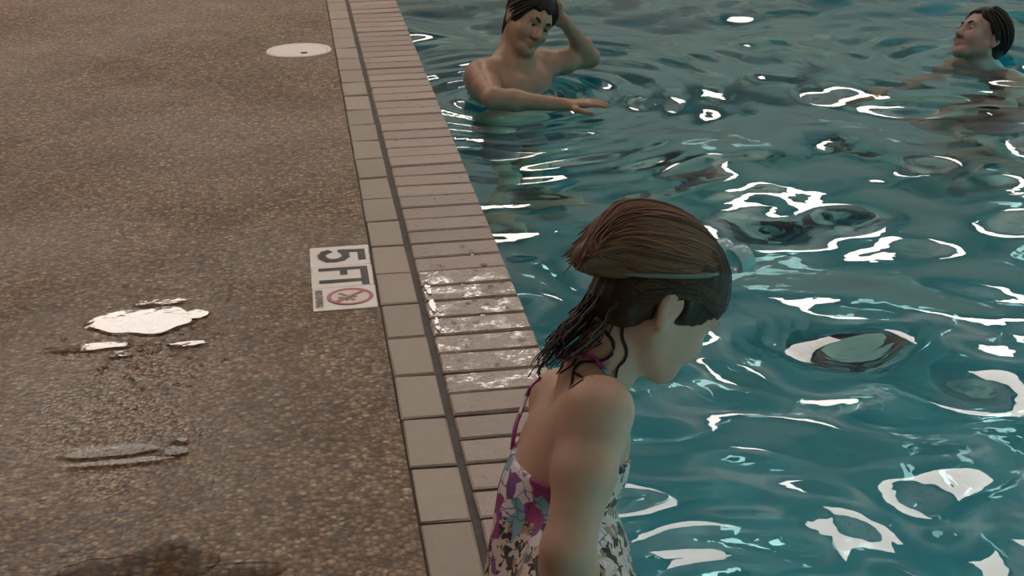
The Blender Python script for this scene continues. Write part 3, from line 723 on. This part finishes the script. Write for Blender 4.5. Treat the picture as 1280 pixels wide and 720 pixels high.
# ------------------------------------------------------------------ the girl on the edge
def build_girl():
    H = Frame(P(820, 379, 2.32), CD(0.77, 0.55, 0.34), CD(0.58, -0.81, 0.03), 0.92)
    root = thing('person', PZ(705, 830, 0.0), 'girl in a floral swimsuit sitting on the brick pool edge, head bowed', 'person')
    neck = P(742, 462, 2.335); chest = P(707, 590, 2.335)
    pel = PZ(703, 765, 0.085)
    fwd = nrm([math.cos(0.13), math.sin(0.13), 0]); up_ = nrm(neck-pel); sd = nrm(np.cross(fwd, up_)); fwd = np.cross(up_, sd)
    shR = P(748, 514, 2.215); shL = P(702, 500, 2.45)
    v = Vol((0.05, 1.60, -0.62), (0.98, 2.42, 0.76), 0.0033)
    s = 0.70
    torso(v, pel, chest, neck-up_*0.03, sd, fwd, s, False)
    v.cone(P(692, 625, 2.335), P(684, 715, 2.335), 0.080, 0.088, 0.03)
    v.cone(pel*0.6+chest*0.4+fwd*0.03, pel*0.9+chest*0.1+fwd*0.035, 0.062, 0.068, 0.04)      # belly
    hipR = pel+sd*0.062+fwd*0.02-np.array([0, 0, 0.012]); hipL = pel-sd*0.062+fwd*0.02-np.array([0, 0, 0.012])
    h = nrm([math.cos(0.13), math.sin(0.13), 0]); sdh = np.array([h[1], -h[0], 0])
    knR = hipR+h*0.27+sdh*0.005+np.array([0, 0, -0.05]); knL = hipL+h*0.27-sdh*0.005+np.array([0, 0, -0.05])
    anR = knR+h*0.02+np.array([0, 0, -0.27]); anL = knL-h*0.02+np.array([0, 0, -0.27])
    for a, b, c in ((hipR, knR, anR), (hipL, knL, anL)): leg(v, a, b, c, h, 0.68)
    Ft = v.F.copy()                                                        # trunk and legs, for the suit
    shoulder(v, neck-up_*0.02, shR, chest, 0.68); shoulder(v, neck-up_*0.02, shL, chest, 0.68)
    v.cone(neck, H(0, -0.025, -0.035), 0.046, 0.042, 0.03)                 # neck
    v.cone(neck+fwd*0.02, H(0, 0.012, -0.06), 0.036, 0.036, 0.03)
    head(v, H, True)
    elR = P(709, 690, 2.17); elL = P(690, 672, 2.50)
    wrR = np.array([elR[0]+0.015, elR[1]+0.0, 0.055]); wrL = np.array([elL[0]+0.03, elL[1], 0.055])
    for a, b, c, t in ((shR, elR, wrR, 1), (shL, elL, wrL, -1)):
        limb(v, [a, a*0.55+b*0.45, b, b*0.65+c*0.35, c], [0.046, 0.041, 0.034, 0.034, 0.024], 0.022)
        hand(v, c, h*0.9+np.array([0, 0, -0.42]), np.array([0, 0, -1.0]), 0.66, -t, 0.12)
    me = vol_mesh('body', v.F, v, face_tint(H), 2)
    link('body', me, M_SKIN_G, root)
    # swimsuit: low back, rising to the halter in front and to the far side behind
    g = np.stack(np.meshgrid(*[(v.lo[i]+np.arange(v.n[i])*v.h).astype(np.float32) for i in range(3)], indexing='ij'), -1) if False else None
    ax = [(v.lo[i]+np.arange(v.n[i])*v.h).astype(np.float32) for i in range(3)]
    def lin(n, p0): return (ax[0][:, None, None]-p0[0])*n[0]+(ax[1][None, :, None]-p0[1])*n[1]+(ax[2][None, None, :]-p0[2])*n[2]
    n1 = nrm(up_ + 0.40*sd - 0.05*fwd)                                     # lower on the near side
    p1 = P(690, 597, 2.26)
    back = lin(n1, p1)
    front = np.maximum(lin(nrm(up_-0.55*fwd), P(775, 575, 2.33)), lin(-fwd, chest+fwd*0.0))
    reg = np.minimum(back, front)
    side_cut = np.maximum(lin(h, hipR+h*0.15), -1)                        # legs of the suit
    Fs = np.maximum(np.maximum(Ft-0.0045, reg), side_cut).astype(np.float32)
    def suit_tint(V):
        q = V-p1; d = q@up_; back_side = q@(-fwd)
        return np.clip((d+0.105)/0.06, 0, 1)*np.clip((back_side+0.05)/0.02, 0, 1)
    suit = link('swimsuit', vol_mesh('swimsuit', Fs, v, suit_tint, 1), M_SUIT, root)
    straps = []
    def surf(pts, z0=2.05, z1=2.6, lift=0.002):
        return np.array([v.hit(x, y, z0, z1)-FW*lift for x, y in pts])
    straps.append((smooth_path(surf([(640, 562), (643, 540), (652, 512), (661, 489), (676, 473)]), 16), 0.0035, 1.0))
    straps.append((smooth_path(surf([(703, 450), (712, 446), (725, 443), (742, 446), (752, 459), (761, 468)]), 14), 0.0035, 1.0))
    for st_ in straps:
        V, F, T = tubes([st_], 6); link('strap', mesh_np('strap', V, F, True, T), M_SUIT, suit)
    for x in (-1, 1): link('eye', eye_mesh(H, x), M_EYE, root)
    brows(H, root, M_HAIR_WET)
    # hair
    cap = hair_cap(v, H, (0.010, 0.018, 0.012), (0.80, 0.60, 0.040), -0.035)
    hair = link('hair', vol_mesh('hair', cap, v, lambda V: np.full(len(V), 0.35), 1), M_HAIR_WET, root)
    C0 = lambda a, b: (a, b)
    # puffed dry hair above the goggle strap
    v2 = Vol(H.o-0.20, H.o+0.20, 0.0033)
    v2.ell(H(0, -0.030, 0.052), np.array([0.081, 0.112, 0.088])*H.s, H.R, 0.02)
    v2.ell(H(0, -0.104, 0.034), np.array([0.055, 0.056, 0.048])*H.s, H.R, 0.03)
    v2.cone(H(0.01, -0.105, 0.025), H(0.020, -0.152, -0.012), 0.038*H.s, 0.022*H.s, 0.03)
    A = H(0, 0.045, 0.105); B = H(0, -0.115, -0.012); n_ = nrm(np.cross(H.R[:, 0], A-B)); n_ = n_ if n_@H.R[:, 2] > 0 else -n_
    ax2 = [(v2.lo[i]+np.arange(v2.n[i])*v2.h) for i in range(3)]
    pl_ = (ax2[0][:, None, None]-A[0])*n_[0]+(ax2[1][None, :, None]-A[1])*n_[1]+(ax2[2][None, None, :]-A[2])*n_[2]
    F2 = np.maximum(v2.F, -(pl_+0.006)).astype(np.float32)
    puff = link('upper_hair', vol_mesh('upper_hair', F2, v2, lambda V: 0.35+0.2*np.sin(V[:, 2]*300), 2), M_HAIR_G, root)
    puff['label'] = 'drier light brown hair puffed up above the goggle strap'
    loc = []
    Rr = np.array([0.083, 0.115, 0.090])
    for i in range(800):
        a = RNG.uniform(-1.75, 1.75); T = np.linspace(0.05+RNG.random()*0.2, 0.84+RNG.random()*0.16, 14)*math.pi
        e = nrm([0, 0.80, 0.45]); up2 = nrm([0, -0.45, 0.80]); A_ = a+0.12*np.sin(T*2+RNG.random()*6)*RNG.random()
        q = np.cos(T)[:, None]*e+np.sin(T)[:, None]*(np.cos(A_)[:, None]*up2+np.sin(A_)[:, None]*np.array([1.0, 0, 0]))
        q = q*(Rr+RNG.normal(0.000, 0.0015))+np.array([0, -0.030, 0.052]); q[:, 1] -= 0.014*np.clip(-q[:, 1]/0.12, 0, 1)**2
        b_ = np.clip((T/math.pi-0.70)/0.30, 0, 1)[:, None]
        q = q*(1-b_**1.5)+b_**1.5*(np.array([0.020, -0.166, -0.014])+RNG.normal(0, 1, 3)*np.array([0.026, 0.005, 0.012]))
        p = np.array([H(*w) for w in q])
        if ((p-A)@n_).min() < -0.010: 
            keep = (p-A)@n_ > -0.008
            if keep.sum() < 6: continue
            p = p[keep]
        rad = 0.0019*RNG.uniform(0.4, 1.2)*np.sin(np.linspace(0.3, math.pi-0.25, len(p)))**0.6
        loc.append((p, rad, RNG.beta(2, 2)))
    V, F, T = tubes(loc, 5); o = link('lock', mesh_np('lock', V, F, True, T), M_HAIR_G, puff, kind='stuff')
    # wet lower hair: swept from temple to nape
    wet = []
    for i in range(520):
        sx = 1 if RNG.random() < 0.7 else -1
        h0 = RNG.random()
        p0 = np.array([sx*(0.050+0.022*h0), 0.080-0.055*h0, 0.062-0.03*RNG.random()])
        p1_ = np.array([sx*0.082, 0.015-0.02*h0, 0.055-0.022*RNG.random()])
        p2_ = np.array([sx*0.076, -0.055, 0.030-0.05*RNG.random()])
        p3_ = np.array([sx*(0.04+0.02*RNG.random()), -0.092, 0.0-0.07*RNG.random()])
        q = smooth_path([p0, p1_, p2_, p3_], 12)
        c_ = np.array([0, -0.012, 0.04]); rr_ = np.array([0.076, 0.097, 0.090])+np.array([0.0115, 0.0195, 0.0135])
        d_ = (q-c_)/rr_; ln = np.linalg.norm(d_, axis=1)[:, None]; q = c_+d_/ln*rr_*RNG.uniform(0.99, 1.01)
        wet.append((np.array([H(*w) for w in q]), 0.0018*RNG.uniform(0.5, 1.2)*np.sin(np.linspace(0.3, math.pi-0.3, 12))**0.5, RNG.random()))
    # hanging locks down the nape
    base = [[(772, 352), (748, 388), (722, 415), (700, 440), (681, 476)], [(757, 345), (730, 385), (706, 412), (688, 440), (677, 470)],
            [(780, 360), (758, 395), (735, 425), (712, 446), (692, 464)], [(765, 350), (742, 378), (718, 402), (694, 428), (679, 455)], [(790, 365), (768, 392), (752, 415), (738, 432), (715, 448)]]
    for i in range(90):
        b_ = base[i % 5]; j = RNG.normal(0, 1, 3); z_ = 2.335+RNG.normal(0, 0.028); ph = RNG.random()*6; amp = RNG.uniform(5, 14)
        cut_ = RNG.uniform(0.72, 1.0)
        pp = smooth_path([P(x+j[0]*5, y+j[1]*5, z_-0.012*k) for k, (x, y) in enumerate(b_)], 26)[:int(26*cut_)]
        tt = np.linspace(0, 1, len(pp)); w_ = np.sin(tt*17+ph)[:, None]*RT*amp*0.00118*tt[:, None]+np.cos(tt*15+ph)[:, None]*UP*amp*0.0008*tt[:, None]
        wet.append((pp+w_, RNG.uniform(0.0014, 0.0036)*(1-0.6*tt), RNG.random()*0.45))
    def curl(pts, r, z0=2.05):
        wet.append((smooth_path(surf(pts, z0, 2.6, 0.003), 30), r*(1-0.45*np.linspace(0, 1, 30)), 0.1))
    curl([(748, 380), (751, 402), (755, 412), (766, 427), (766, 440), (757, 449), (737, 451), (725, 452), (717, 462), (715, 475), (722, 479), (729, 474)], 0.0030)
    curl([(719, 466), (727, 471), (740, 471)], 0.0022)
    curl([(798, 372), (790, 385), (780, 402), (777, 420), (783, 440), (781, 450), (772, 460), (770, 472)], 0.0034)
    curl([(775, 370), (772, 385), (768, 400), (760, 420)], 0.0026)
    V, F, T = tubes(wet, 5); link('wet_lock', mesh_np('wet_lock', V, F, True, T), M_HAIR_WET, hair, kind='stuff')
    return H, A, B, n_
GH, GA, GB, GN = build_girl()

# goggles pushed up on her head
def build_goggles(H):
    root = thing('swim_goggles', H(0, 0.06, 0.13), 'pale teal swim goggles pushed up on the girl\'s wet hair', 'goggles')
    f = H.R[:, 1]; u = H.R[:, 2]; r = H.R[:, 0]
    ax = nrm(0.55*f+0.85*u)                                # lenses look up and forward off the crown
    w = np.cross(ax, r)
    for x in (-1, 1):
        c = H(x*0.033, 0.066, 0.142)
        th = np.linspace(0, 2*math.pi, 28, endpoint=False)
        prof = [(1.0, -0.018), (1.06, -0.008), (1.02, 0.004), (0.86, 0.006)]
        V = [c+k*(0.026*math.cos(t)*r+0.019*math.sin(t)*w)+z*ax for k, z in prof for t in th]
        F = [[i*28+j, i*28+(j+1) % 28, (i+1)*28+(j+1) % 28, (i+1)*28+j] for i in range(3) for j in range(28)]
        fr_ = link('eyecup', mesh_np('eyecup', V, np.array(F), True), M_GOGGLE, root)
        V = [c+k*(0.026*math.cos(t)*r+0.019*math.sin(t)*w)+z*ax for k, z in ((0.88, 0.0055), (0.5, 0.008), (0.02, 0.009)) for t in th]
        F = [[i*28+j, i*28+(j+1) % 28, (i+1)*28+(j+1) % 28, (i+1)*28+j] for i in range(2) for j in range(28)]
        link('lens', mesh_np('lens', V, np.array(F), True), M_LENS, fr_)
    V, F, T = tubes([(smooth_path([H(-0.010, 0.066, 0.144), H(0, 0.072, 0.148), H(0.010, 0.066, 0.144)], 6), 0.004, 0)], 6)
    link('nose_bridge', mesh_np('nose_bridge', V, F, True), M_GOGGLE, root)
    pts = []
    for a in np.linspace(-2.6, 2.6, 40):                   # strap round the back, under the puffed hair
        e = nrm(H.R.T@(GB-GA)); e = np.array(e)
        c_ = np.array([0, -0.030, 0.050])
        q = c_+(-math.cos(a))*np.array([0, 0.096, 0.062])*-1*-1
        k = math.cos(a)
        y = -0.030-0.086*k; z = 0.050-0.058*k; x = 0.089*math.sin(a)
        pts.append(H(x, y, z))
    pts = np.array(pts)
    V, F, T = tubes([(pts, 0.0035, 0)], 6)
    link('strap', mesh_np('strap', V, F, True), M_STRAP, root)
build_goggles(GH)

# ------------------------------------------------------------------ the men in the water
def build_man(name, label, H, neck, chest, pel, sd, fwd, J, skin, hair_t, hcut, hands, h=0.0036, hairn=150):
    s = 1.0
    pts = np.array([H.o, pel, chest]+[np.asarray(p) for p in J.values()])
    v = Vol(pts.min(0)-0.28, pts.max(0)+0.28, h)
    torso(v, pel, chest, neck, sd, fwd, s, True)
    for q in ('R', 'L'):
        leg(v, J['hip'+q], J['kn'+q], J['an'+q], fwd, s)
    Ft = v.F.copy()
    for q in ('R', 'L'):
        shoulder(v, neck, J['sh'+q], chest, s)
        a, b, c = J['sh'+q], J['el'+q], J['wr'+q]
        limb(v, [a, a*0.55+b*0.45, b, b*0.7+c*0.3, c], [0.057, 0.047, 0.036, 0.036, 0.025], 0.03)
        d, n, cu = hands[q]; hand(v, c, d, n, 1.0, (-1 if q == 'R' else 1), cu)
    v.cone(neck-0.01, H(0, -0.030, -0.04), 0.060, 0.056, 0.04); v.cone(neck+fwd*0.03, H(0, 0.01, -0.06), 0.048, 0.046, 0.03)
    head(v, H)
    root = thing(name, pel, label, 'person')
    link('body', vol_mesh('body', v.F, v, face_tint(H), 2), skin, root)
    ax = [(v.lo[i]+np.arange(v.n[i])*v.h).astype(np.float32) for i in range(3)]
    up_ = nrm(neck-pel)
    def lin(n, p0): return (ax[0][:, None, None]-p0[0])*n[0]+(ax[1][None, :, None]-p0[1])*n[1]+(ax[2][None, None, :]-p0[2])*n[2]
    reg = np.maximum(lin(up_, pel+up_*0.09), lin(nrm(J['knR']-J['hipR']+J['knL']-J['hipL']), (J['hipR']+J['hipL'])/2*0.45+(J['knR']+J['knL'])/2*0.55))
    link('swim_trunks', vol_mesh('swim_trunks', np.maximum(Ft-0.010, reg).astype(np.float32), v, None, 2), M_TRUNKS, root)
    hr = link('hair', vol_mesh('hair', hair_cap(v, H, hair_t, hcut), v, lambda V: RNG.random(len(V))*0.6, 1), M_HAIR_M, root)
    lk = skull_locks(H, hairn, [t+0.001 for t in hair_t], -math.pi, math.pi, 0.004, (0, 0.75, 0.70), (0, -0.7, -0.75), cut=hcut)
    V, F, T = tubes(lk, 5); link('lock', mesh_np('lock', V, F, True, T), M_HAIR_M, hr, kind='stuff')
    for x in (-1, 1): link('eye', eye_mesh(H, x), M_EYE, root)
    brows(H, root, M_HAIR_M)
UPW = np.array([0, 0, 1.0])
# the man with a hand behind his head
H1 = Frame(P(660, 27, 6.02), CD(0.46, 0.43, -0.77), CD(0.47, -0.86, -0.20), 1.0)
fw1 = nrm(CD(0.75, 0, -0.65)*np.array([1, 1, 0])); sd1 = np.cross(fw1, UPW)
neck1 = P(641, 74, 6.06); chest1 = P(637, 118, 6.10); pel1 = np.array([chest1[0], chest1[1]+0.02, chest1[2]-0.47])
J1 = dict(shR=P(602, 97, 5.96), shL=P(676, 82, 6.22), elR=P(617, 123, 5.70), wrR=P(704, 131, 5.74), elL=P(737, 72, 6.36), wrL=P(706, 27, 6.18))
for q, k in (('R', 1), ('L', -1)):
    J1['hip'+q] = pel1+sd1*0.095*k-UPW*0.05
    J1['kn'+q] = J1['hip'+q]+fw1*0.06+sd1*0.03*k-UPW*0.42
    J1['an'+q] = np.array([J1['kn'+q][0], J1['kn'+q][1], Z_BOTTOM+0.10])-fw1*0.03
build_man('person', 'dark-haired man standing waist-deep with one hand raised behind his head', H1, neck1, chest1, pel1, sd1, fw1, J1, M_SKIN_M,
          (0.011, 0.012, 0.013), (0.80, 0.60, 0.028),
          dict(R=(CD(1, -0.06, -0.1), np.array([0, 0, -1.0]), 0.10), L=(CD(-0.85, -0.35, -0.25), CD(-0.3, 0.2, -0.9), 0.25)))
# the swimmer with only his head above water
H2 = Frame(P(1226, 50, 6.45), CD(-0.82, -0.43, -0.36), CD(0.42, -0.88, 0.1), 1.0)
fw2 = nrm(CD(-0.9, 0, -0.3)*np.array([1, 1, 0])); sd2 = np.cross(fw2, UPW)
neck2 = P(1234, 86, 6.46)-UPW*0.06; chest2 = neck2-UPW*0.22-fw2*0.04; pel2 = chest2-UPW*0.40-fw2*0.12
J2 = {}
for q, k in (('R', 1), ('L', -1)):
    J2['sh'+q] = neck2+sd2*0.175*k-UPW*0.12
    J2['el'+q] = J2['sh'+q]+sd2*0.05*k+fw2*0.08-UPW*0.28
    J2['wr'+q] = J2['el'+q]+fw2*0.23-sd2*0.06*k-UPW*0.02
    J2['hip'+q] = pel2+sd2*0.095*k-UPW*0.05
    J2['kn'+q] = J2['hip'+q]+fw2*0.30+sd2*0.05*k-UPW*0.28
    J2['an'+q] = J2['kn'+q]-fw2*0.16-UPW*0.36
build_man('person', 'dark-haired swimmer in profile with only his head above the water', H2, neck2, chest2, pel2, sd2, fw2, J2, M_SKIN_S,
          (0.013, 0.013, 0.014), (0.80, 0.60, 0.012),
          dict(R=(fw2-UPW*0.2, -UPW, 0.12), L=(fw2-UPW*0.2, -UPW, 0.12)))
